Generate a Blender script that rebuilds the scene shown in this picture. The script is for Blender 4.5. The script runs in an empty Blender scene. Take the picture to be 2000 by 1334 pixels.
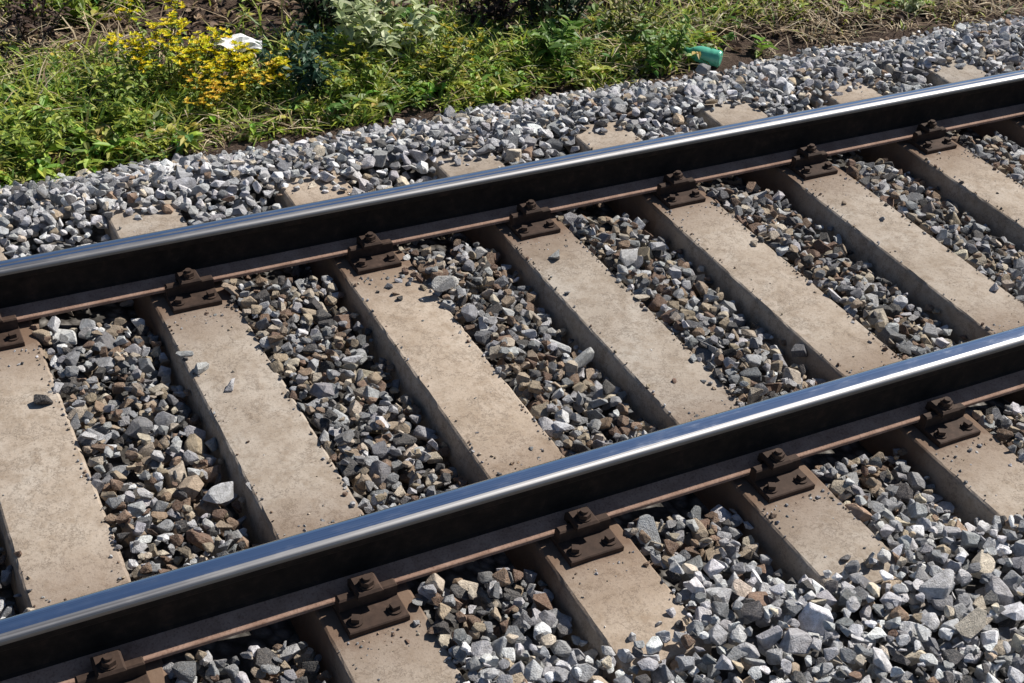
import bpy, bmesh, math, random
import numpy as np
from mathutils import Matrix, Vector

# ------------------------------------------------------------------ camera, sky, sun, exposure
scene = bpy.context.scene
COL = scene.collection
CAM_R = np.array([[0.8887617694122946, -0.4539679393023215, 0.06336897755787949],
                  [0.2173566816395626, 0.5391167194985796, 0.8137009497989587],
                  [-0.40355741868755823, -0.7094126252349147, 0.5778192943988123]])
CAM_P = np.array([0.0, -3.1291779325118583, 2.556958005521595])
F_PX = 2722.6325654764087
cam_data = bpy.data.cameras.new('camera')
cam = bpy.data.objects.new('camera', cam_data)
COL.objects.link(cam)
m3 = Matrix([list(r) for r in CAM_R.T])
cam.matrix_world = Matrix.Translation(Vector(CAM_P)) @ m3.to_4x4()
cam_data.sensor_width = 36.0
cam_data.lens = F_PX * 36.0 / 2000.0
cam_data.clip_start = 0.05
cam_data.clip_end = 2000.0
scene.camera = cam

SUN_EL = math.radians(44.0)
SUN_AZ = math.radians(11.5)          # towards +X, a little beyond the track (+Y)
sun_dir = Vector((math.cos(SUN_EL) * math.cos(SUN_AZ), math.cos(SUN_EL) * math.sin(SUN_AZ), math.sin(SUN_EL)))
world = bpy.data.worlds.new('World')
scene.world = world
world.use_nodes = True
nt = world.node_tree
bg = nt.nodes.get('Background')
sky = nt.nodes.new('ShaderNodeTexSky')
sky.sky_type = 'NISHITA'
sky.sun_disc = False
sky.sun_elevation = SUN_EL
sky.ozone_density = 3.0
sky.dust_density = 0.3
sky.sun_rotation = math.atan2(sun_dir.x, sun_dir.y)
nt.links.new(sky.outputs[0], bg.inputs[0])
bg.inputs[1].default_value = 0.05
sun_data = bpy.data.lights.new('sun', 'SUN')
sun_data.energy = 4.7
sun_data.angle = math.radians(0.5)
sun_data.color = (1.0, 0.94, 0.85)
sun = bpy.data.objects.new('sun', sun_data)
sun.rotation_euler = sun_dir.to_track_quat('Z', 'Y').to_euler()
COL.objects.link(sun)
scene.view_settings.view_transform = 'Standard'
scene.view_settings.look = 'None'
scene.view_settings.exposure = 0.45
scene.view_settings.gamma = 1.0

rng = np.random.default_rng(7)
random.seed(7)


def at(u, v, z):
    """point of the ground at height z that the photograph shows at (u, v)"""
    d = CAM_R.T @ np.array([(u - 1000) / F_PX, -(v - 667) / F_PX, -1.0])
    t = (z - CAM_P[2]) / d[2]
    return CAM_P + t * d


# ------------------------------------------------------------------ helpers
def tag(o, label=None, cat=None, group=None, kind=None):
    if label: o['label'] = label
    if cat: o['category'] = cat
    if group: o['group'] = group
    if kind: o['kind'] = kind
    return o


def empty(name, loc=(0, 0, 0), rz=0.0):
    o = bpy.data.objects.new(name, None)
    o.empty_display_size = 0.1
    o.location = loc
    o.rotation_euler = (0, 0, rz)
    COL.objects.link(o)
    return o


def np_mesh(name, V, Fl, counts, mats, parent=None, cols=None, smooth=False, mat_idx=None):
    """V (n,3); Fl flat loop indices; counts loops per face; cols (faces,3)"""
    me = bpy.data.meshes.new(name)
    me.vertices.add(len(V))
    me.vertices.foreach_set('co', np.ascontiguousarray(V, dtype=np.float32).ravel())
    me.loops.add(len(Fl))
    me.loops.foreach_set('vertex_index', np.ascontiguousarray(Fl, dtype=np.int32))
    me.polygons.add(len(counts))
    st = np.concatenate([[0], np.cumsum(counts)[:-1]]).astype(np.int32)
    me.polygons.foreach_set('loop_start', st)
    me.polygons.foreach_set('loop_total', np.ascontiguousarray(counts, dtype=np.int32))
    if cols is not None:
        a = me.attributes.new('Col', 'FLOAT_COLOR', 'FACE')
        c4 = np.ones((len(counts), 4), dtype=np.float32)
        c4[:, :3] = cols
        a.data.foreach_set('color', c4.ravel())
    if mat_idx is not None:
        me.polygons.foreach_set('material_index', np.ascontiguousarray(mat_idx, dtype=np.int32))
    me.polygons.foreach_set('use_smooth', np.full(len(counts), bool(smooth)))
    me.update(calc_edges=True)
    me.validate()
    for m in (mats if isinstance(mats, (list, tuple)) else [mats]):
        me.materials.append(m)
    o = bpy.data.objects.new(name, me)
    COL.objects.link(o)
    if parent is not None: o.parent = parent
    return o


class MB:
    """collects polygons with a colour each"""
    def __init__(self):
        self.v = []; self.f = []; self.c = []

    def add(self, verts, faces, col=(.5, .5, .5)):
        b = len(self.v)
        self.v.extend(tuple(p) for p in verts)
        for f in faces:
            self.f.append([b + i for i in f]); self.c.append(col)

    def tube(self, pts, radii, col, n=5):
        pts = [Vector(p) for p in pts]
        rings = []
        for i, p in enumerate(pts):
            d = (pts[min(i + 1, len(pts) - 1)] - pts[max(i - 1, 0)]).normalized()
            a = d.orthogonal().normalized(); b = d.cross(a)
            rings.append([p + (a * math.cos(2 * math.pi * k / n) + b * math.sin(2 * math.pi * k / n)) * radii[i] for k in range(n)])
        vs = [q for r in rings for q in r]; fs = []
        for i in range(len(pts) - 1):
            for k in range(n):
                fs.append((i * n + k, i * n + (k + 1) % n, (i + 1) * n + (k + 1) % n, (i + 1) * n + k))
        fs.append(tuple(reversed(range(n)))); fs.append(tuple((len(pts) - 1) * n + k for k in range(n)))
        self.add(vs, fs, col)

    def leaf(self, p, d, up, L, W, col, droop=.25):
        d = d.normalized(); s = d.cross(up)
        if s.length < 1e-4: s = d.orthogonal()
        s.normalize(); n = s.cross(d)
        m = p + d * L * .5 + n * (-.04 * L)
        t = p + d * L - Vector((0, 0, 1)) * droop * L
        a = p + d * L * .22; fold = n * W * .25
        q1 = a + s * W * .42 + fold; q2 = a - s * W * .42 + fold
        r1 = p + d * L * .6 + s * W * .45 + fold - Vector((0, 0, droop * L * .35))
        r2 = p + d * L * .6 - s * W * .45 + fold - Vector((0, 0, droop * L * .35))
        self.add([p, q1, m, q2, r1, t, r2], [(0, 1, 2), (0, 2, 3), (1, 4, 2), (4, 5, 2), (2, 5, 6), (3, 2, 6)], col)

    def build(self, name, mat, parent=None, smooth=False):
        cnt = np.array([len(f) for f in self.f]); fl = np.array([i for f in self.f for i in f])
        return np_mesh(name, np.array(self.v), fl, cnt, mat, parent, np.array(self.c), smooth)


class NT:
    """small wrapper to write node trees"""
    def __init__(self, name, rough=.8, metal=0.0, spec=.3):
        self.m = bpy.data.materials.new(name); self.m.use_nodes = True
        self.t = self.m.node_tree; self.b = self.t.nodes['Principled BSDF']
        self.b.inputs['Roughness'].default_value = rough
        self.b.inputs['Metallic'].default_value = metal
        self.b.inputs['Specular IOR Level'].default_value = spec

    def n(self, typ, **kw):
        nd = self.t.nodes.new('ShaderNode' + typ)
        for k, v in kw.items():
            if k in nd.inputs: nd.inputs[k].default_value = v
            else: setattr(nd, k, v)
        return nd

    def l(self, a, b): self.t.links.new(a, b)

    def coords(self, scale=(1, 1, 1), out='Object'):
        tc = self.n('TexCoord'); mp = self.n('Mapping'); mp.inputs['Scale'].default_value = scale
        self.l(tc.outputs[out], mp.inputs[0]); return mp.outputs[0]

    def noise(self, vec, scale, detail=4, rough=.6):
        nd = self.n('TexNoise'); nd.inputs['Scale'].default_value = scale; nd.inputs['Detail'].default_value = detail
        nd.inputs['Roughness'].default_value = rough; self.l(vec, nd.inputs['Vector']); return nd.outputs[0]

    def ramp(self, fac, stops):
        r = self.n('ValToRGB'); e = r.color_ramp.elements
        while len(e) < len(stops): e.new(.5)
        for i, (p, c) in enumerate(stops):
            e[i].position = p; e[i].color = (*c, 1) if len(c) == 3 else c
        self.l(fac, r.inputs[0]); return r.outputs[0]

    def mix(self, fac, a, b, typ='MIX'):
        x = self.n('Mix'); x.data_type = 'RGBA'; x.blend_type = typ
        for v, s in ((fac, x.inputs[0]), (a, x.inputs[6]), (b, x.inputs[7])):
            if isinstance(v, bpy.types.NodeSocket): self.l(v, s)
            elif isinstance(v, (int, float)): s.default_value = v
            else: s.default_value = (*v, 1)
        return x.outputs[2]

    def color(self, s): self.l(s, self.b.inputs['Base Color'])

    def bump(self, h, strength=.4, dist=.003):
        b = self.n('Bump'); b.inputs['Strength'].default_value = strength; b.inputs['Distance'].default_value = dist
        self.l(h, b.inputs['Height']); self.l(b.outputs[0], self.b.inputs['Normal'])


# ------------------------------------------------------------------ materials
def mat_stone():
    k = NT('crushed_stone', .92, spec=.18)
    a = k.n('Attribute', attribute_name='Col'); v = k.coords()
    n1 = k.noise(v, 60, 5, .7); n2 = k.noise(v, 240, 3, .6)
    c = k.mix(k.ramp(n1, [(.3, (0, 0, 0)), (.7, (1, 1, 1))]), k.mix(1, a.outputs['Color'], (.58, .56, .54), 'MULTIPLY'), k.mix(1, a.outputs['Color'], (1.3, 1.28, 1.26), 'MULTIPLY'))
    c = k.mix(k.ramp(n2, [(.45, (0, 0, 0)), (.75, (.45, .45, .45))]), c, (.33, .29, .25))
    n3 = k.noise(v, 420, 2, .5)
    c = k.mix(k.ramp(n3, [(.56, (0, 0, 0)), (.7, (.5, .5, .5))]), c, (.06, .06, .062))
    k.color(c); k.bump(k.mix(.5, n1, n2), .9, .009); return k.m


def mat_concrete():
    k = NT('weathered_sleeper_concrete', .9, spec=.2)
    oi = k.n('ObjectInfo'); tc = k.n('TexCoord'); ad = k.n('VectorMath', operation='ADD')
    k.l(tc.outputs['Object'], ad.inputs[0]); k.l(oi.outputs['Location'], ad.inputs[1]); v = ad.outputs[0]
    n1 = k.noise(v, 5, 6, .65); n2 = k.noise(v, 130, 4, .7); n3 = k.noise(v, 26, 5, .65)
    c = k.ramp(n1, [(.3, (.37, .295, .225)), (.5, (.45, .37, .295)), (.72, (.52, .45, .375))])
    c = k.mix(k.ramp(n3, [(.46, (0, 0, 0)), (.72, (.75, .75, .75))]), c, (.27, .2, .14))
    c = k.mix(k.ramp(n2, [(.5, (0, 0, 0)), (.78, (.7, .7, .7))]), c, (.2, .16, .125))
    vo = k.n('TexVoronoi', Scale=95.0); k.l(v, vo.inputs['Vector'])
    c = k.mix(k.ramp(vo.outputs['Distance'], [(.1, (.55, .55, .55)), (.24, (0, 0, 0))]), c, (.16, .14, .12))
    c = k.mix(k.ramp(oi.outputs['Random'], [(0, (0, 0, 0)), (1, (1, 1, 1))]), c, k.mix(1, c, (.80, .86, .93), 'MULTIPLY'))
    cr = k.noise(v, 3.2, 8, .75)
    c = k.mix(k.ramp(cr, [(.488, (0, 0, 0)), (.5, (.55, .55, .55)), (.512, (0, 0, 0))]), c, (.11, .085, .065))
    # rust washed out from the rail seats
    sp = k.n('SeparateXYZ'); k.l(tc.outputs['Object'], sp.inputs[0])
    ab = k.n('Math', operation='ABSOLUTE'); k.l(sp.outputs['Y'], ab.inputs[0])
    sb = k.n('Math', operation='SUBTRACT'); k.l(ab.outputs[0], sb.inputs[0]); sb.inputs[1].default_value = .7535
    a2 = k.n('Math', operation='ABSOLUTE'); k.l(sb.outputs[0], a2.inputs[0])
    ns = k.n('Math', operation='MULTIPLY_ADD'); k.l(n3, ns.inputs[0]); ns.inputs[1].default_value = .18; k.l(a2.outputs[0], ns.inputs[2])
    c = k.mix(k.ramp(ns.outputs[0], [(.24, (.9, .9, .9)), (.30, (.5, .5, .5)), (.50, (0, 0, 0))]), c, (.15, .095, .065))
    k.color(c); k.bump(k.mix(.5, n2, n3), .5, .005); return k.m


def mat_rail_side():
    k = NT('shaded_rail_rust', .8, spec=.2); v = k.coords()
    n1 = k.noise(v, 18, 5, .7); n2 = k.noise(v, 140, 3, .6)
    c = k.ramp(n1, [(.3, (.009, .0068, .006)), (.55, (.020, .0145, .0115)), (.72, (.042, .027, .02))])  # same rust as the foot, its shade put into the colour as near-black
    k.color(c); k.bump(n2, .3, .002); return k.m


def mat_rail_foot():
    k = NT('pale_rust', .85, spec=.2); v = k.coords()
    n1 = k.noise(v, 14, 5, .7); n2 = k.noise(v, 160, 3, .6)
    c = k.ramp(n1, [(.28, (.22, .135, .10)), (.72, (.40, .27, .21))])
    c = k.mix(k.ramp(n2, [(.5, (0, 0, 0)), (.75, (.7, .7, .7))]), c, (.12, .06, .04))
    k.color(c); k.bump(n2, .3, .002); return k.m


def mat_polished(name, c0, c1, r0, r1):
    k = NT(name, .2, 1.0); v = k.coords((.6, 260, 20)); w = k.coords((2.5, 60, 10))
    n1 = k.noise(v, 1, 4, .6); n2 = k.noise(w, 1, 3, .5)
    k.color(k.ramp(n1, [(.3, c0), (.7, c1)]))
    r = k.n('MapRange'); k.l(n2, r.inputs[0]); r.inputs[3].default_value = r0; r.inputs[4].default_value = r1
    st = k.noise(k.coords((9, 30, 30)), 1, 6, .75)
    md = k.n('Math', operation='MULTIPLY_ADD'); k.l(k.ramp(st, [(.5, (0, 0, 0)), (.72, (1, 1, 1))]), md.inputs[0]); md.inputs[1].default_value = .14; k.l(r.outputs[0], md.inputs[2])
    k.l(md.outputs[0], k.b.inputs['Roughness']); k.bump(n1, .06, .001); return k.m


def mat_rust():
    k = NT('brown_rusted_iron', .75, spec=.25); tc = k.n('TexCoord'); oi = k.n('ObjectInfo'); ad = k.n('VectorMath', operation='ADD')
    k.l(tc.outputs['Object'], ad.inputs[0]); k.l(oi.outputs['Random'], ad.inputs[1]); v = ad.outputs[0]
    n1 = k.noise(v, 45, 5, .7); n4 = k.noise(v, 11, 3, .6)
    n1 = k.mix(.45, n1, n4)
    k.color(k.ramp(n1, [(.3, (.026, .016, .012)), (.55, (.055, .034, .025)), (.75, (.105, .066, .05))])); k.bump(n1, .4, .003); return k.m


def mat_track_bed():
    k = NT('ballast_bed', .9); v = k.coords()
    vo = k.n('TexVoronoi', Scale=22.0); k.l(v, vo.inputs['Vector'])
    c = k.mix(1, k.ramp(vo.outputs['Distance'], [(.2, (1, 1, 1)), (.6, (.25, .24, .23))]), k.ramp(k.noise(v, 40, 3), [(.3, (.1, .09, .08)), (.7, (.3, .29, .28))]), 'MULTIPLY')
    k.color(c); iv = k.n('Invert'); k.l(vo.outputs['Distance'], iv.inputs[1]); k.bump(iv.outputs[0], .9, .03); return k.m


def mat_soil():
    k = NT('dark_leaf_mould_soil', .95, spec=.1); v = k.coords()
    n1 = k.noise(v, 9, 6, .7); n2 = k.noise(v, 70, 5, .7)
    c = k.ramp(n2, [(.3, (.028, .020, .016)), (.55, (.085, .060, .047)), (.75, (.18, .135, .105))])
    c = k.mix(k.ramp(n1, [(.45, (0, 0, 0)), (.7, (.5, .5, .5))]), c, (.14, .105, .085))
    k.color(c); k.bump(n2, .9, .02); return k.m


def mat_leaf(name, trans=.4, rough=.5):
    k = NT(name, rough, spec=.35)
    a = k.n('Attribute', attribute_name='Col'); v = k.coords()
    c = k.mix(k.noise(v, 70, 3), k.mix(1, a.outputs['Color'], (.75, .75, .7), 'MULTIPLY'), k.mix(1, a.outputs['Color'], (1.25, 1.25, 1.2), 'MULTIPLY'))
    k.color(c)
    tr = k.n('BsdfTranslucent'); k.l(c, tr.inputs[0])
    mx = k.n('MixShader'); mx.inputs[0].default_value = trans
    out = k.t.nodes['Material Output']
    k.l(k.b.outputs[0], mx.inputs[1]); k.l(tr.outputs[0], mx.inputs[2]); k.l(mx.outputs[0], out.inputs[0])
    return k.m


def mat_attr(name, rough=.8, spec=.3, bump_scale=0):
    k = NT(name, rough, spec=spec)
    a = k.n('Attribute', attribute_name='Col'); v = k.coords()
    n = k.noise(v, 90, 4)
    k.color(k.mix(n, k.mix(1, a.outputs['Color'], (.7, .7, .7), 'MULTIPLY'), k.mix(1, a.outputs['Color'], (1.3, 1.3, 1.3), 'MULTIPLY')))
    k.bump(n, .3, .002); return k.m


M = dict(stone=mat_stone(), concrete=mat_concrete(), side=mat_rail_side(), foot=mat_rail_foot(), steel=mat_polished('mirror_worn_steel', (.50, .54, .62), (.78, .82, .90), .09, .20), scuff=mat_polished('scuffed_steel', (.15, .15, .16), (.34, .34, .35), .42, .56), dull=mat_polished('dull_head_edge', (.16, .15, .14), (.26, .25, .24), .5, .6),
         rust=mat_rust(), bed=mat_track_bed(), soil=mat_soil(), leaf=mat_leaf('living_leaf'), dry=mat_leaf('dry_plant_matter', .15, .7),
         petal=mat_leaf('petal', .35, .6), stem=mat_attr('plant_stem', .7))


# ------------------------------------------------------------------ terrain
def vnoise(x, y, seed=0, octs=3):
    """cheap smooth value noise for heights"""
    r = np.random.default_rng(seed); out = 0; amp = 1
    for _ in range(octs):
        g = r.random((64, 64)); xi = np.floor(x).astype(int); yi = np.floor(y).astype(int)
        fx = x - xi; fy = y - yi; fx = fx * fx * (3 - 2 * fx); fy = fy * fy * (3 - 2 * fy)
        a = g[xi % 64, yi % 64]; b = g[(xi + 1) % 64, yi % 64]; c = g[xi % 64, (yi + 1) % 64]; d = g[(xi + 1) % 64, (yi + 1) % 64]
        out = out + amp * ((a * (1 - fx) + b * fx) * (1 - fy) + (c * (1 - fx) + d * fx) * fy - .5)
        x = x * 2.03 + 7; y = y * 2.03 + 3; amp *= .5
    return out


def edge_y(x):
    """where the ballast gives way to plants"""
    return 1.86 + .07 * vnoise(np.asarray(x) * 1.4, np.asarray(x) * 0 + 3., 5)


def soil_z(x, y):
    x = np.asarray(x, float); y = np.asarray(y, float)
    near = np.exp(-((x - 3) ** 2 + (y - 3) ** 2) / 300.)
    return -.15 + near * (.07 * vnoise(x * 1.3, y * 1.3, 11)) + .03 * np.clip(y - 2.2, 0, 6)


xs = np.concatenate([[-400, -120, -40, -14, -6], np.arange(-2, 9.01, .12), [13, 25, 60, 150, 400]])
ys = np.concatenate([[-400, -120, -40, -12, -5, -3.2], np.arange(-2.4, 6.01, .12), [9, 20, 60, 150, 400]])
X, Y = np.meshgrid(xs, ys, indexing='ij')
Z = soil_z(X, Y)
Z = np.where(Y < 1.7, np.minimum(Z, -.30), Z)
nx, ny = X.shape
ii = np.arange((nx - 1) * (ny - 1)); i0 = (ii // (ny - 1)) * ny + ii % (ny - 1)
F = np.stack([i0, i0 + ny, i0 + ny + 1, i0 + 1], 1)
g = np_mesh('ground', np.stack([X.ravel(), Y.ravel(), Z.ravel()], 1), F.ravel(), np.full(len(F), 4), M['soil'], smooth=True)
tag(g, kind='structure')

SLEEP_X0, SLEEP_D, SLEEP_TOP = .312, .6266, -.020
SLEEPERS = list(range(-1, 10))


def ballast_target(x, y):
    """height the stones are filled to"""
    x = np.asarray(x, float); y = np.asarray(y, float)
    crib = -.045 + .03 * vnoise(x * 2.2, y * 2.2, 21)
    ph = ((x - SLEEP_X0) / SLEEP_D) % 1.0                   # 0 at a sleeper's centre
    crib = crib + .006 - .042 * np.exp(-((ph - .74) / .12) ** 2) + .035 * np.exp(-((ph - .27) / .09) ** 2)   # stones are banked up on one side of each sleeper
    sh = .012 + .03 * vnoise(x * 2.0, y * 2.0, 33)
    w = np.clip((np.abs(y) - 1.12 - .08 * vnoise(x * 3, x * 0 + 1., 8)) / .12, 0, 1)
    w = np.where(y < 0, np.clip((-y - 1.17) / .10, 0, 1), w)
    t = crib * (1 - w) + sh * w
    t = t - .42 * np.clip(y - 1.42, 0, 1)
    t = t - .30 * np.clip(-y - 2.3, 0, 1)
    return t


# the bed below the stones
xs = np.concatenate([[-120, -30, -8, -3], np.arange(-1.4, 8.6, .1), [12, 25, 60, 150]])
ys = np.arange(-4.4, 2.01, .1)
X, Y = np.meshgrid(xs, ys, indexing='ij')
Z = np.where((X > -1.3) & (X < 8.4), ballast_target(X, Y) - .10, np.minimum(ballast_target(X, Y), -.03) - .0)
Z = np.maximum(Z, -.28)
Z[:, -1] = -.45; Z[:, -2] = np.minimum(Z[:, -2], -.27)
nx, ny = X.shape
ii = np.arange((nx - 1) * (ny - 1)); i0 = (ii // (ny - 1)) * ny + ii % (ny - 1)
F = np.stack([i0, i0 + ny, i0 + ny + 1, i0 + 1], 1)
tag(np_mesh('track_bed', np.stack([X.ravel(), Y.ravel(), Z.ravel()], 1), F.ravel(), np.full(len(F), 4), M['bed'], smooth=True), kind='structure')

# ------------------------------------------------------------------ rails
RAIL_Y = .7535
X_A, X_B = -40.0, 60.0


def half_head():
    # right half of the head from top centre down to the web (y, z)
    pts = [(0, .1720), (.0045, .17197), (.010, .1719), (.014, .1717), (.0175, .1714), (.0205, .1709), (.0235, .1703), (.0285, .1686), (.0322, .1660), (.0345, .1628), (.0355, .1590), (.0360, .1540), (.0362, .1450), (.0364, .1375), (.0350, .1345), (.022, .1305), (.0125, .1265), (.0095, .121)]
    return pts


def extrude_profile(name, prof, mats, parent, pick=None, smooth=False):
    """closed (y,z) outline run along x"""
    n = len(prof); st = np.concatenate([[X_A, -10, -4], np.arange(-2, 9.5, .5), [14, 25, X_B]]); V = []; Fs = []; mi = []
    for x in st:
        V += [(x, p[0], p[1]) for p in prof]
    for i in range(len(st) - 1):
        for k in range(n):
            k2 = (k + 1) % n
            Fs.append((i * n + k, i * n + k2, (i + 1) * n + k2, (i + 1) * n + k)); mi.append(pick(prof[k], prof[k2]) if pick else 0)
    b = (len(st) - 1) * n
    Fs.append(tuple(reversed(range(n)))); mi.append(0); Fs.append(tuple(b + k for k in range(n))); mi.append(0)
    fl = np.array([i for f in Fs for i in f]); cnt = np.array([len(f) for f in Fs])
    o = np_mesh(name, np.array(V), fl, cnt, mats, parent, None, smooth, np.array(mi))
    if smooth:
        o.data.polygons[len(Fs) - 1].use_smooth = False; o.data.polygons[len(Fs) - 2].use_smooth = False
    return o


def head_face(y):
    def pick(p, q):
        a, z = (p[0] + q[0]) / 2, (p[1] + q[1]) / 2
        if z < .150: return 0
        if z < .1612: return 3
        if y < 0: return 1 if a > -.019 else 2          # near rail: mirror band on the inner half
        return 1 if (-.0122 < a < -.004 or .005 < a < .0215) else 2
    return pick


def make_rail(y, label):
    r = empty('rail', (0, y, 0)); tag(r, label, 'rail', 'rails of the track')
    h = half_head()
    # clockwise outline seen along +x: start at top centre, down the -y side, up the +y side
    prof = [(-a, b) for a, b in h] + [(a, b) for a, b in reversed(h[1:])]
    extrude_profile('head', prof, [M['side'], M['steel'], M['scuff'], M['dull']], r, head_face(y), True)
    web = [(-.0085, .1212), (-.0083, .075), (-.0092, .05), (-.013, .034), (-.022, .0285), (.022, .0285), (.013, .034), (.0092, .05), (.0083, .075), (.0085, .1212)]
    extrude_profile('web', web, M['side'], r)
    foot = [(-.022, .0287), (-.048, .0205), (-.073, .0125), (-.075, .0105), (-.075, .0012), (-.0735, 0), (.0735, 0), (.075, .0012), (.075, .0105), (.073, .0125), (.048, .0205), (.022, .0287)]
    extrude_profile('foot', foot, M['foot'], r)
    return r


make_rail(RAIL_Y, 'far steel rail of the track with polished top, nearest the green bank')
make_rail(-RAIL_Y, 'near steel rail with wide polished head, crossing the lower half of the picture')


# ------------------------------------------------------------------ sleepers with their rail fastenings
def sleeper_body(seed, parent):
    r = np.random.default_rng(seed)
    prof = [(-.150, -.225), (-.149, -.215), (-.127, -.016), (-.1255, -.009), (-.1225, -.0045), (-.117, -.0008), (-.055, .0012), (0, .0018), (.055, .0012), (.117, -.0008), (.1225, -.0045), (.1255, -.009), (.127, -.016), (.149, -.215), (.150, -.225)]
    yy = np.concatenate([[-1.300, -1.297, -1.288], np.linspace(-1.27, 1.27, 90), [1.288, 1.297, 1.300]])
    n = len(prof); V = []
    for j, y in enumerate(yy):
        e = {0: .965, 1: .985, 2: .997}.get(min(j, len(yy) - 1 - j), 1.0)
        for k, (x, z) in enumerate(prof):
            edge = 2 <= k <= 12
            dx = r.normal(0, .0005) if edge else 0; dz = r.normal(0, .0004) if edge else 0
            chip = 1
            V.append([x * e + dx, y, z - (1 - e) * .25 + dz])
    V = np.array(V).reshape(len(yy), n, 3)
    for _ in range(6):                                        # chipped edges
        j = r.integers(6, len(yy) - 6); s = r.choice([3, 11]); w = r.integers(1, 3)
        for q in range(-w, w + 1):
            V[j + q, s - 1:s + 2, 2] -= .005 * (1 - abs(q) / (w + 1)) * r.uniform(.5, 1.5)
            V[j + q, s - 1:s + 2, 0] *= .982
    V = V.reshape(-1, 3); Fs = []
    for j in range(len(yy) - 1):
        for k in range(n - 1):
            Fs.append((j * n + k, j * n + k + 1, (j + 1) * n + k + 1, (j + 1) * n + k))
    fl = [i for f in Fs for i in f]; cnt = [4] * len(Fs)
    for base, rev in ((0, True), ((len(yy) - 1) * n, False)):
        cap = list(range(base, base + n)); cap = cap if rev else cap[::-1]
        fl += cap; cnt.append(n)
    return np_mesh('beam', V, np.array(fl), np.array(cnt), M['concrete'], parent, None, False)


def box_mb(mb, x0, x1, y0, y1, z0, z1, b=.004, col=(.1, .1, .1)):
    """box with chamfered upper edges"""
    v = [(x0, y0, z0), (x1, y0, z0), (x1, y1, z0), (x0, y1, z0), (x0, y0, z1 - b), (x1, y0, z1 - b), (x1, y1, z1 - b), (x0, y1, z1 - b),
         (x0 + b, y0 + b, z1), (x1 - b, y0 + b, z1), (x1 - b, y1 - b, z1), (x0 + b, y1 - b, z1)]
    f = [(3, 2, 1, 0)]
    for i in range(4):
        j = (i + 1) % 4; f += [(i, j, 4 + j, 4 + i), (4 + i, 4 + j, 8 + j, 8 + i)]
    f.append((8, 9, 10, 11)); mb.add(v, f, col)


def cyl_mb(mb, x, y, z0, z1, r, n, col=(.1, .1, .1), rot=0.):
    v = [(x + r * math.cos(2 * math.pi * k / n + rot), y + r * math.sin(2 * math.pi * k / n + rot), z) for z in (z0, z1) for k in range(n)]
    f = [(k, (k + 1) % n, n + (k + 1) % n, n + k) for k in range(n)] + [tuple(n + k for k in range(n)), tuple(reversed(range(n)))]
    mb.add(v, f, col)


def make_fastening(parent, y):
    p = MB()
    box_mb(p, -.080, .080, -.180, .180, SLEEP_TOP + .0005, -.0015, .003)
    for s in (-1, 1):
        box_mb(p, -.078, .078, *(sorted((s * .0775, s * .104))), -.002, .036, .004)    # ribs beside the rail foot
    bp = p.build('base_plate', M['rust'], parent); bp.location = (0, y, -SLEEP_TOP)
    for s in (-1, 1):
        c = MB()
        ya, yb = sorted((s * .050, s * .120))
        box_mb(c, -.034, .034, ya, yb, .0375, .054, .006)
        ya, yb = sorted((s * .047, s * .066))
        box_mb(c, -.033, .033, ya, yb, .0215, .0378, .002)
        c.build('rail_clip', M['rust'], bp)
        b = MB()
        cyl_mb(b, 0, s * .091, .0545, .058, .021, 20); cyl_mb(b, 0, s * .091, .058, .072, .0185, 6, rot=.4); cyl_mb(b, 0, s * .091, .072, .080, .0105, 14)
        b.build('clamp_bolt', M['rust'], bp)
        for e in (-1, 1):
            w = MB(); cyl_mb(w, e * .052, s * .148, -.002, .003, .019, 18); cyl_mb(w, e * .052, s * .148, .003, .016, .014, 4, rot=.6 + .3 * e)
            w.build('screw_spike', M['rust'], bp)
    return bp


def copy_tree(o, parent):
    c = o.copy(); COL.objects.link(c); c.parent = parent
    for ch in list(o.children): copy_tree(ch, c)
    return c


SL_LABEL = {
    -1: 'beige concrete sleeper just outside the picture, beyond its bottom left corner',
    0: 'beige concrete sleeper leftmost between the rails, cut off by the left edge of the picture',
    1: 'beige concrete sleeper second from the left between the rails',
    2: 'beige concrete sleeper third from the left between the rails',
    3: 'beige concrete sleeper fourth from the left, across the middle of the picture',
    4: 'beige concrete sleeper fifth from the left, just right of the middle',
    5: 'beige concrete sleeper sixth from the left, reaching the near rail at the right edge',
    6: 'beige concrete sleeper seventh from the left, leaving the picture at the right edge',
    7: 'beige concrete sleeper at the right edge, only its end beyond the far rail in view',
    8: 'beige concrete sleeper just outside the picture, first beyond its right edge',
    9: 'beige concrete sleeper outside the picture, second beyond its right edge'}
proto_bp = None
for i in SLEEPERS:
    s = empty('sleeper', (SLEEP_X0 + i * SLEEP_D, 0, SLEEP_TOP), random.uniform(-.008, .008))
    tag(s, SL_LABEL[i], 'sleeper', 'sleepers under the rails')
    sleeper_body(100 + i, s)
    for y in (RAIL_Y, -RAIL_Y):
        if proto_bp is None: proto_bp = make_fastening(s, y)
        else:
            c = copy_tree(proto_bp, s); c.location = (0, y, -SLEEP_TOP)


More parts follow.
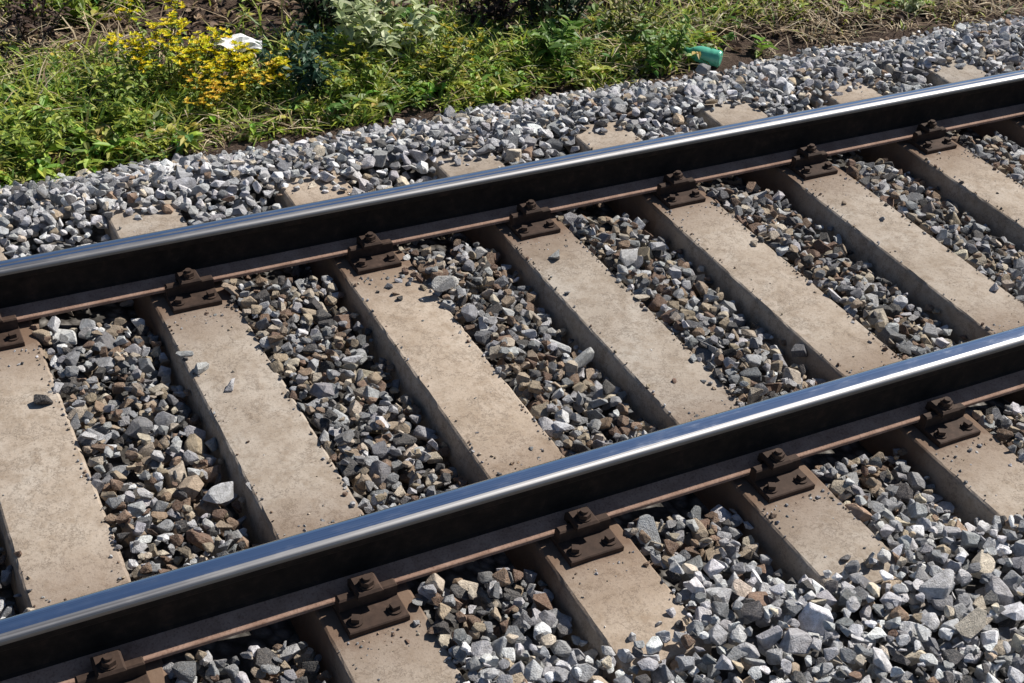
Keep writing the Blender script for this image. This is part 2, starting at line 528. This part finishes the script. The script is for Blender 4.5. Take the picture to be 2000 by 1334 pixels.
# ------------------------------------------------------------------ ballast stones
def hull_stone(seed, npts=15):
    r = np.random.default_rng(seed); bm = bmesh.new()
    p = r.normal(size=(npts, 3)); p /= np.linalg.norm(p, axis=1)[:, None]
    p = np.sign(p) * np.abs(p) ** .75; p *= r.uniform(.82, 1.08, (npts, 1))
    for q in p: bm.verts.new(q)
    bmesh.ops.convex_hull(bm, input=bm.verts)
    bmesh.ops.delete(bm, geom=[v for v in bm.verts if not v.link_faces], context='VERTS')
    bmesh.ops.bevel(bm, geom=list(bm.edges), offset=.075, segments=1, affect='EDGES', clamp_overlap=True)
    bmesh.ops.triangulate(bm, faces=[f for f in bm.faces if len(f.verts) > 4])
    bm.verts.index_update()
    V = np.array([v.co[:] for v in bm.verts]); F = [[v.index for v in f.verts] for f in bm.faces]
    bm.free(); return V, F


PROTO = [hull_stone(500 + k, 10 + k % 9) for k in range(20)]
XA, XB, YA, YB, RES = -1.0, 7.6, -2.5, 2.0, .005
gx = np.arange(XA, XB, RES); gy = np.arange(YA, YB, RES)
GX, GY = np.meshgrid(gx, gy, indexing='ij')
TARGET = ballast_target(GX, GY)
HGT = np.maximum(TARGET - .10, -.29)
HGT = np.where(GY > edge_y(GX) + .02, soil_z(GX, GY), HGT)
ph = (GX - SLEEP_X0) / SLEEP_D; ph = np.abs(ph - np.round(ph)) * SLEEP_D
HGT = np.where((ph < .138) & (np.abs(GY) < 1.3), SLEEP_TOP, HGT)
BLOCK = np.abs(np.abs(GY) - RAIL_Y) < .076
BLOCK |= (ph < .082) & (np.abs(np.abs(GY) - RAIL_Y) < .185)
stones = []                                                       # x y z rx ry rz
N_TRY = 150000
px = rng.uniform(XA + .1, XB - .1, N_TRY); py = rng.uniform(YA + .1, 1.98, N_TRY)
rad = np.clip(rng.lognormal(math.log(.0245), .36, N_TRY), .009, .050)
asp = rng.uniform(.62, .98, N_TRY); flat = rng.uniform(.5, .85, N_TRY); yaw = rng.uniform(0, 2 * np.pi, N_TRY)
stray = rng.random(N_TRY)
ey = edge_y(px)
for q in range(N_TRY):
    r = rad[q]; x = px[q]; y = py[q]
    over = y - ey[q]
    if over > 0 and stray[q] > .25 * math.exp(-over / .05): continue
    n = int(r / RES); cx = int((x - XA) / RES); cy = int((y - YA) / RES)
    P = HGT[cx - n:cx + n + 1, cy - n:cy + n + 1]
    if P.shape != (2 * n + 1, 2 * n + 1) or BLOCK[cx - n:cx + n + 1, cy - n:cy + n + 1].any(): continue
    h = .45 * P.max() + .55 * P.mean(); rz = r * flat[q] * .85; z = h + rz * .62
    lim = TARGET[cx, cy] + .004
    if z + rz * .8 > lim + .016 * stray[q] and not (stray[q] > .9985 and P.max() < SLEEP_TOP + .004): continue
    stones.append((x, y, z, r, r * asp[q], rz, yaw[q]))
    a = np.arange(-n, n + 1) * RES; d2 = (a[:, None] ** 2 + a[None, :] ** 2) / (r * r)
    dome = z + rz * np.sqrt(np.clip(1 - d2, 0, 1)) * .95
    HGT[cx - n:cx + n + 1, cy - n:cy + n + 1] = np.where(d2 < .9, np.maximum(P, dome), P)
# grit and small chips lying on the sleepers, most of it along their edges and round the fastenings
for i in SLEEPERS:
    x0 = SLEEP_X0 + i * SLEEP_D
    for _ in range(420):
        e = random.random()
        if e < .68: dx = .118 * random.choice((-1, 1, 1)) - random.choice((-1, 1)) * abs(random.gauss(0, .011)); y = random.choice((-1.1, -.55, -.3, .05, .28, .5, 1.0)) + random.gauss(0, .10)
        elif e < .95: dx = random.uniform(-.115, .115); y = random.choice((-1, 1)) * RAIL_Y + random.choice((-1, 1)) * (.185 + abs(random.gauss(0, .05)))
        else: dx = random.uniform(-.115, .115); y = random.uniform(-1.25, 1.25)
        if abs(dx) > .118 or abs(abs(y) - RAIL_Y) < .19: continue
        r = min(.011, .0025 + random.expovariate(1 / .0019)); rz = r * random.uniform(.5, .8)
        stones.append((x0 + dx, y, SLEEP_TOP + .0006 + rz * .45, r, r * random.uniform(.6, .95), rz, random.uniform(0, 6.28)))
S = np.array(stones); NS = len(S)
print('stones', NS)
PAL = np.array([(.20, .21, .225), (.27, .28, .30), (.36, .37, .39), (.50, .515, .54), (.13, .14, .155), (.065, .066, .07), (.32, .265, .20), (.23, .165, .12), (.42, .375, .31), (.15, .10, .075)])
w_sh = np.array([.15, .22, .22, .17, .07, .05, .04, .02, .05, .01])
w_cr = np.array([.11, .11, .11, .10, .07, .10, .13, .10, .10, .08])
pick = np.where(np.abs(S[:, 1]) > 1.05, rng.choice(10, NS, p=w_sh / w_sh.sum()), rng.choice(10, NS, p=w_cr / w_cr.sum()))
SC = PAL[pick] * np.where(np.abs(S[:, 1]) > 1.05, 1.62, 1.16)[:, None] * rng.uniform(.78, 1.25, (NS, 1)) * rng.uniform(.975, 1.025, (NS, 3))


def rotz_tilt(yaw, tx, ty):
    c, s = np.cos(yaw), np.sin(yaw); one = np.ones_like(c); z = np.zeros_like(c)
    Rz = np.stack([np.stack([c, -s, z], 1), np.stack([s, c, z], 1), np.stack([z, z, one], 1)], 1)
    c, s = np.cos(tx), np.sin(tx); Rx = np.stack([np.stack([one, z, z], 1), np.stack([z, c, -s], 1), np.stack([z, s, c], 1)], 1)
    c, s = np.cos(ty), np.sin(ty); Ry = np.stack([np.stack([c, z, s], 1), np.stack([z, one, z], 1), np.stack([-s, z, c], 1)], 1)
    return np.einsum('nij,njk,nkl->nil', Rx, Ry, Rz)


R = rotz_tilt(S[:, 6], rng.normal(0, .38, NS), rng.normal(0, .38, NS))
which = rng.integers(0, len(PROTO), NS)
VV = []; FL = []; CN = []; CC = []; base = 0
for k, (pv, pf) in enumerate(PROTO):
    idx = np.nonzero(which == k)[0]
    if not len(idx): continue
    v = pv[None] * S[idx][:, None, 3:6]
    v = np.einsum('nij,nvj->nvi', R[idx], v) + S[idx][:, None, :3]
    VV.append(v.reshape(-1, 3)); fl = np.array([i for f in pf for i in f]); cn = np.array([len(f) for f in pf])
    off = base + np.arange(len(idx)) * len(pv)
    FL.append((fl[None] + off[:, None]).ravel()); CN.append(np.tile(cn, len(idx))); CC.append(np.repeat(SC[idx], len(pf), 0))
    base += len(idx) * len(pv)
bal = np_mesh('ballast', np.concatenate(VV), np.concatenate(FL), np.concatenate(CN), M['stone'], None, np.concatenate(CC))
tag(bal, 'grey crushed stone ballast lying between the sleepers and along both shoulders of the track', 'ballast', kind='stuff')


def single_stone(u, v, L, W, H, yaw, col, seed, label):
    p = at(u, v, 0.0); cx = int((p[0] - XA) / RES); cy = int((p[1] - YA) / RES)
    z = float(np.percentile(HGT[cx - 5:cx + 6, cy - 5:cy + 6], 70)); p = at(u, v, z)
    pv, pf = hull_stone(seed, 12); V = pv * np.array([L, W, H]) / 2
    c, s = math.cos(yaw), math.sin(yaw); V = V @ np.array([[c, s, 0], [-s, c, 0], [0, 0, 1]])
    o = np_mesh('stone', V, np.array([i for f in pf for i in f]), np.array([len(f) for f in pf]), M['stone'], None, np.tile(np.array(col), (len(pf), 1)))
    o.location = (p[0], p[1], z + H * .28); o.rotation_euler = (.12, -.1, 0)
    tag(o, label, 'stone', 'loose pale stones on the ballast')


single_stone(1832, 1152, .130, .080, .055, .2, (.52, .53, .56), 901, 'pale grey slab-like stone in the lower right corner area of the ballast')
single_stone(1890, 1222, .125, .085, .06, .1, (.55, .51, .44), 902, 'cream coloured stone below the pale grey slab, near the bottom right corner')
single_stone(430, 975, .11, .07, .05, .3, (.55, .57, .60), 903, 'pale blue-grey stone above the near rail beside the second sleeper')
single_stone(1225, 505, .10, .08, .06, .9, (.60, .61, .62), 904, 'whitish stone between the fourth and fifth sleeper, close to the far rail')
single_stone(870, 558, .11, .06, .05, .1, (.60, .60, .58), 905, 'whitish stone right of the third sleeper, below the far rail')
single_stone(1140, 705, .10, .06, .05, .2, (.50, .52, .52), 906, 'pale stone between the third and fourth sleeper, midway between the rails')


# ------------------------------------------------------------------ grass, straw and leaf litter on the bank
def patch_weight(x, y, patches):
    w = np.zeros_like(x)
    for (u, v, ru, amp) in patches:
        p = at(u, v, -.14); w = np.maximum(w, amp * np.exp(-(((x - p[0]) / ru) ** 2 + ((y - p[1]) / (ru * .55)) ** 2)))
    return w


def blades(name, n, mat, palette, weights, patches, hmin, hmax, wid, lean, base_amp=0.0, fringe=0.0, thin=None):
    x = rng.uniform(-.6, 7.6, n * 6); y = rng.uniform(1.78, 4.6, n * 6)
    w = patch_weight(x, y, patches) + base_amp
    if thin: w = w * (1 - patch_weight(x, y, thin))
    if fringe: w = w + fringe * np.exp(-((y - edge_y(x) - .12) / .16) ** 2) * np.clip((3.6 - x) / .5, 0, 1) * (1 - patch_weight(x, y, TAN))
    w = np.clip(w, 0, 1)
    keep = (rng.random(n * 6) < w) & (y > edge_y(x) - .03)
    clump = vnoise(x * 5, y * 5, 71) > -.12 + .25 * rng.random(n * 6) - .2
    keep &= clump
    x, y = x[keep][:n], y[keep][:n]; n = len(x)
    z = soil_z(x, y) - .01
    h = rng.uniform(hmin, hmax, n) * np.clip(.5 + (y - edge_y(x)) * 1.6, .5, 1)
    az = rng.uniform(0, 2 * np.pi, n); ln = np.abs(rng.normal(lean, .3, n))
    d = np.stack([np.cos(az), np.sin(az)], 1); s = np.stack([-np.sin(az), np.cos(az), az * 0], 1)
    s2 = rng.uniform(-.6, .6, n); s[:, 2] = s2 * .4
    base = np.stack([x, y, z], 1)
    def P(t): 
        o = base.copy(); o[:, :2] += d * (h * ln * t ** 1.8)[:, None]; o[:, 2] += h * t * (1 - .35 * np.clip(ln, 0, 1.6) * t); return o
    wd = (rng.uniform(.6, 1.3, n) * wid)[:, None]
    ts = [0, .35, .7, 1.0]; ws = [.8, 1, .7, .05]
    V = np.stack([q for t, k in zip(ts, ws) for q in (P(t) - s * wd * k, P(t) + s * wd * k)], 1)
    f = np.array([[0, 1, 3, 2], [2, 3, 5, 4], [4, 5, 7, 6]])
    FL = (f.ravel()[None] + (np.arange(n) * 8)[:, None]).ravel()
    pal = np.array(palette); c = pal[rng.choice(len(pal), n, p=np.array(weights) / sum(weights))] * rng.uniform(.7, 1.3, (n, 1))
    return np_mesh(name, V.reshape(-1, 3), FL, np.full(n * 3, 4), mat, None, np.repeat(c, 3, 0), True)


TAN = [(400, 268, .17, 1), (520, 243, .18, 1), (455, 258, .16, .9), (1480, 60, .35, .6), (1650, 35, .5, .75), (1850, 15, .5, .7)]
GREEN = [(60, 300, .55, 1), (200, 240, .6, .9), (330, 250, .5, .6), (60, 210, .5, .7), (560, 230, .45, .6), (700, 205, .5, .9), (860, 180, .5, .9), (1000, 150, .45, .6),
         (1090, 90, .35, .7), (1250, 95, .38, .8), (1330, 75, .35, .5), (130, 15, .3, .8), (900, 110, .6, .6), (680, 130, .5, .6), (1450, 25, .5, .35), (1600, 10, .5, .3), (1750, 5, .4, .5), (130, 280, .5, 1), (400, 215, .4, .7), (820, 110, .5, .8), (30, 260, .5, 1)]
gr = blades('grass', 19000, M['leaf'], [(.33, .42, .06), (.44, .48, .09), (.22, .33, .06), (.52, .50, .18), (.12, .22, .055)], [3, 3, 3, 2, 1.5], GREEN, .06, .20, .0052, .9, .02, .8, TAN)
tag(gr, 'green and yellow-green grass growing in tufts on the bank beyond the ballast', 'grass', kind='stuff')
DRY = TAN + [(1480, 100, .35, 1), (1600, 80, .35, 1), (1720, 62, .35, 1), (410, 262, .16, 1.2), (530, 238, .18, 1.2), (470, 250, .2, .9), (1560, 50, .5, .35), (1750, 30, .6, .5), (1900, 10, .5, .6), (1200, 120, .5, .5), (60, 130, .5, .4)]
dg = blades('dry_grass', 9000, M['dry'], [(.50, .41, .29), (.38, .29, .19), (.60, .54, .42), (.22, .15, .11)], [3, 3, 1, 2], DRY, .06, .24, .0034, 1.3, .06)
tag(dg, 'straw coloured dead grass lying over the bank', 'dry grass', kind='stuff')

# dead leaves and bark bits on the soil
mb = MB()
for _ in range(11000):
    x = random.uniform(-.5, 7.6); y = random.uniform(1.9, 4.6)
    if y < float(edge_y(x)) + .05: continue
    z = float(soil_z(x, y)) + random.uniform(.004, .03); a = random.uniform(0, 6.28)
    c = random.choice([(.16, .10, .065), (.10, .06, .04), (.24, .16, .10), (.30, .22, .15), (.07, .045, .035), (.2, .14, .11)])
    mb.leaf(Vector((x, y, z)), Vector((math.cos(a), math.sin(a), random.uniform(-.2, .45))), Vector((random.uniform(-.5, .5), random.uniform(-.5, .5), 1)), random.uniform(.03, .075), random.uniform(.015, .04), c, random.uniform(-.1, .3))
tag(mb.build('dead_leaves', M['dry']), 'brown dead leaves littering the soil of the bank', 'dead leaves', kind='stuff')

# low green ground cover between the plants
mb = MB()
GC = patch_weight
for _ in range(9500):
    x = random.uniform(-.4, 7.4); y = random.uniform(1.85, 4.2)
    if y < float(edge_y(x)) or random.random() > float(patch_weight(np.array([x]), np.array([y]), GREEN)[0]) * .85 * (1 - float(patch_weight(np.array([x]), np.array([y]), TAN)[0])) + .012: continue
    z = float(soil_z(x, y)); nl = random.randint(5, 10); sz = random.uniform(.025, .08); c0 = random.choice([(.24, .38, .055), (.36, .46, .07), (.14, .25, .06), (.46, .50, .10)])
    for k in range(nl):
        a = 6.28 * k / nl + random.uniform(-.3, .3); c = tuple(q * random.uniform(.75, 1.25) for q in c0)
        mb.leaf(Vector((x, y, z + random.uniform(.01, .07))), Vector((math.cos(a), math.sin(a), random.uniform(.0, .6))), Vector((0, 0, 1)), sz * random.uniform(.7, 1.3), sz * random.uniform(.35, .55), c, random.uniform(.05, .4))
tag(mb.build('low_weeds', M['leaf']), 'low green weeds spreading in rosettes between the taller plants', 'ground cover', kind='stuff')


# ------------------------------------------------------------------ plants one can tell apart
def make_plant(name, u, v, h, spread, nst, leafL, leafW, leafcol, label, cat, flower=None, seed=0, stemcol=(.09, .10, .035), leaves=16, zoff=0., petal=.020, dens=1.0, group=None, leafmat='leaf'):
    r = random.Random(seed * 13 + 5)
    p = at(u, v, -.13 + .35 * h); x, y = float(p[0]), float(p[1]); z = float(soil_z(x, y)) - .01
    root = empty(name, (x, y, z)); tag(root, label, cat, group or 'plants on the bank')
    st, lf, heads = MB(), MB(), []
    for s in range(nst):
        a = r.uniform(0, 6.28); sp = spread * math.sqrt(r.random()); hh = h * r.uniform(.6, 1.05)
        b = Vector((math.cos(a), math.sin(a), 0)) * sp * .25; tip = Vector((math.cos(a) * sp, math.sin(a) * sp, hh))
        mid = (b + tip) / 2 + Vector((r.uniform(-.03, .03), r.uniform(-.03, .03), hh * .10))
        pts = [b, (b * .45 + mid * .55), mid, (mid + tip) / 2 + Vector((0, 0, hh * .02)), tip]; rr = max(.0018, .006 * h / .5)
        st.tube(pts, [rr, rr * .9, rr * .75, rr * .6, rr * .35], stemcol, 5)
        for k in range(leaves):
            t = .12 + .88 * (k + r.random()) / leaves; i = min(3, int(t * 4)); q = pts[i].lerp(pts[i + 1], t * 4 - i)
            la = r.uniform(0, 6.28); el = r.uniform(-.1, .9)
            c = leafcol[r.randrange(len(leafcol))]; g_ = r.uniform(.75, 1.25); k2 = r.uniform(.6, 1.15) * (1.1 - .4 * t)
            lf.leaf(q, Vector((math.cos(la), math.sin(la), el)), Vector((0, 0, 1)), leafL * k2, leafW * k2, tuple(w * g_ for w in c), r.uniform(.05, .5))
        if flower:
            fl = MB(); heads.append(fl)
            for k in range(max(3, int(12 * dens))):
                q = tip + Vector((r.gauss(0, .028), r.gauss(0, .028), r.gauss(0, .022)))
                fl.tube([tip - Vector((0, 0, .03)), q], [.0012, .0010], stemcol, 3)
                c = flower[r.randrange(len(flower))]; np_ = 6
                for m in range(np_):
                    la = 6.28 * m / np_ + r.random()
                    fl.leaf(q, Vector((math.cos(la), math.sin(la), r.uniform(.1, .8))), Vector((0, 0, 1)), petal * r.uniform(.7, 1.2), petal * .6, tuple(w * r.uniform(.85, 1.1) for w in c), .05)
    st.build('stem', M['stem'], root); lf.build('foliage', M[leafmat], root)
    for fl in heads: fl.build('flower_head', M['petal'], root)
    return root


YEL = [(.80, .70, .015), (.72, .66, .02), (.84, .72, .03)]
ORA = [(.80, .54, .07), (.82, .60, .08), (.76, .60, .05)]
LG = [(.26, .36, .06), (.36, .42, .07), (.20, .30, .06)]
MG = [(.11, .22, .045), (.15, .27, .05), (.20, .32, .06)]
DG = [(.025, .055, .022), (.035, .07, .03), (.045, .085, .035)]
PG = [(.48, .54, .31), (.56, .60, .40), (.38, .46, .25)]
TG = [(.05, .115, .075), (.08, .155, .10), (.04, .09, .06)]
OL = [(.15, .16, .035), (.20, .20, .05), (.10, .13, .03)]
BR = [(.07, .042, .032), (.10, .06, .045), (.05, .03, .024)]
W = 'yellow_flowering_weed'
make_plant(W, 335, 105, .32, .23, 12, .06, .02, LG, 'tall weed with bright yellow flowers, uppermost of the yellow patch left of the white scrap', 'weed', YEL, 1)
make_plant(W, 270, 135, .26, .15, 7, .06, .02, MG, 'sparse yellow flowering weed at the left end of the yellow patch', 'weed', YEL, 2, dens=.5)
make_plant(W, 410, 138, .22, .20, 11, .06, .02, LG, 'yellow flowering weed in the middle of the yellow patch, left below the white scrap', 'weed', YEL, 3)
make_plant(W, 500, 145, .17, .16, 9, .055, .02, LG, 'pale yellow flowering weed directly below the white scrap', 'weed', YEL, 4, dens=.8)
make_plant(W, 385, 185, .19, .13, 5, .05, .02, LG, 'low weed with orange-yellow flowers, nearest the ballast of the yellow patch', 'weed', ORA, 5)
make_plant(W, 505, 165, .20, .10, 6, .05, .02, MG, 'small orange-yellow flowering weed at the right end of the yellow patch', 'weed', ORA, 6, dens=.7)
make_plant('leafy_weed', 755, 78, .32, .24, 16, .10, .05, PG, 'pale whitish-green broad-leaved weed, brightest plant at the top of the bank', 'weed', None, 7, leaves=20)
make_plant('leafy_weed', 600, 140, .26, .22, 14, .075, .03, TG, 'dark blue-green bushy weed right of the white scrap', 'weed', None, 8, leaves=20)
make_plant('leafy_weed', 1095, 85, .24, .17, 9, .10, .045, MG, 'fresh green broad-leaved weed, halfway between pale weed and green bottle', 'weed', None, 9)
make_plant('leafy_weed', 130, 20, .26, .16, 10, .07, .03, LG, 'light green weed at the top left corner of the bank', 'weed', None, 10)
make_plant('leafy_weed', 1300, 90, .24, .15, 11, .07, .028, MG, 'green weed right beside the green bottle, on its left', 'weed', None, 11)
make_plant('leafy_weed', 70, 255, .20, .24, 14, .06, .025, LG, 'bright green low weed at the left edge near the ballast', 'weed', None, 12)
make_plant('leafy_weed', 215, 210, .22, .24, 14, .06, .028, LG, 'green weed between the left edge and the orange-yellow flowers', 'weed', None, 13)
make_plant('leafy_weed', 690, 165, .20, .20, 12, .06, .028, LG, 'yellow-green weed at the ballast edge below the pale weed', 'weed', [(.42, .42, .03)], 14, dens=.3)
make_plant('leafy_weed', 860, 125, .24, .20, 12, .06, .026, OL + LG, 'olive green weed with scattered yellow buds, right of the pale weed', 'weed', [(.48, .44, .03)], 15, dens=.3)
make_plant('leafy_weed', 1230, 30, .30, .24, 14, .065, .022, OL, 'olive coloured thin-leaved weed at the top, above the green bottle on its left', 'weed', None, 16)
make_plant('leafy_weed', 1790, 2, .18, .18, 9, .06, .022, PG, 'grey-green weed at the top edge near the top right corner', 'weed', None, 17)
make_plant('shrub', 960, 5, .42, .24, 14, .07, .04, BR, 'withered dark brown shrub at the top edge, middle of the picture', 'shrub', None, 18, stemcol=(.05, .033, .026), leaves=18, leafmat='dry')
make_plant('shrub', 650, -10, .50, .36, 22, .07, .035, DG, 'very dark green shrub at the top edge, left behind the pale weed', 'shrub', None, 19, stemcol=(.05, .035, .03), leaves=24)
make_plant('shrub', 1090, -20, .55, .34, 20, .07, .035, DG, 'dark green shrub at the top edge, right of the brown shrub', 'shrub', None, 20, stemcol=(.05, .035, .03), leaves=24)
make_plant('shrub', 60, 55, .32, .26, 14, .06, .03, BR, 'low dark brown dead shrub near the top left corner', 'shrub', None, 21, stemcol=(.045, .03, .025), leaves=14, leafmat='dry')


# ------------------------------------------------------------------ litter on the bank
def paper_scrap():
    p = at(466, 84, .03); bm = bmesh.new(); r = random.Random(4)
    nx, ny = 15, 9; vs = {}
    for i in range(nx):
        for j in range(ny):
            s = i / (nx - 1) - .5; t = j / (ny - 1) - .5
            z = .007 * math.sin(9 * s + 4 * t) + .005 * math.sin(14 * t - 6 * s) + .012 * (1 - (2 * t) ** 2) + r.uniform(-.0025, .0025)
            vs[i, j] = bm.verts.new((s * .20 + r.uniform(-.003, .003), t * (.085 + .02 * math.cos(7 * s)) + .01 * math.sin(6 * s), z))
    for i in range(nx - 1):
        for j in range(ny - 1): bm.faces.new((vs[i, j], vs[i + 1, j], vs[i + 1, j + 1], vs[i, j + 1]))
    k = NT('white_paper', .7, spec=.3); k.b.inputs['Base Color'].default_value = (.9, .9, .89, 1)
    k.bump(k.noise(k.coords(), 60, 3), .25, .003)
    me = bpy.data.meshes.new('paper_scrap'); bm.to_mesh(me); bm.free(); me.materials.append(k.m)
    o = bpy.data.objects.new('paper_scrap', me); COL.objects.link(o)
    o.location = p; o.rotation_euler = (math.radians(16), math.radians(6), math.radians(-22))
    md = o.modifiers.new('thickness', 'SOLIDIFY'); md.thickness = .0012
    tag(o, 'creased flat white paper scrap caught among the yellow flowering weeds', 'litter')


def lathe(mb, prof, n, col):
    vs = [(r * math.cos(2 * math.pi * k / n), r * math.sin(2 * math.pi * k / n), z) for r, z in prof for k in range(n)]
    fs = [(i * n + k, i * n + (k + 1) % n, (i + 1) * n + (k + 1) % n, (i + 1) * n + k) for i in range(len(prof) - 1) for k in range(n)]
    fs += [tuple(reversed(range(n))), tuple((len(prof) - 1) * n + k for k in range(n))]
    mb.add(vs, fs, col)


def bottle():
    p = at(1408, 116, -.085)
    for _ in range(6): p = at(1408, 116, float(soil_z(p[0], p[1])) + .036)
    root = empty('bottle', p); tag(root, 'green plastic bottle lying at the edge of the ballast', 'bottle')
    b = MB()
    prof = [(.018, .004), (.030, 0), (.0345, .006), (.035, .02), (.0335, .028), (.035, .036), (.035, .055), (.0335, .062), (.035, .07), (.035, .095), (.034, .115), (.030, .135), (.022, .155), (.015, .170), (.0135, .182)]
    lathe(b, prof, 28, (.02, .22, .11))
    k = NT('green_bottle_plastic', .24, spec=.7); k.b.inputs['Base Color'].default_value = (.15, .60, .42, 1)
    k.b.inputs['Transmission Weight'].default_value = .25
    k.bump(k.noise(k.coords(), 25, 3), .35, .006)
    body = b.build('body', k.m, root, True)
    c = MB(); lathe(c, [(.0150, .178), (.0155, .180), (.0155, .196), (.0145, .198)], 20, (.02, .2, .1))
    kk = NT('green_cap_plastic', .4); kk.b.inputs['Base Color'].default_value = (.02, .16, .09, 1)
    c.build('cap', kk.m, root, True)
    # lies with its base towards the track and its neck up in the weeds
    d = Vector((-.66, .72, .04)).normalized(); root.scale = (1.15, 1.15, .92); root.rotation_euler = d.to_track_quat('Z', 'Y').to_euler()


paper_scrap()
bottle()
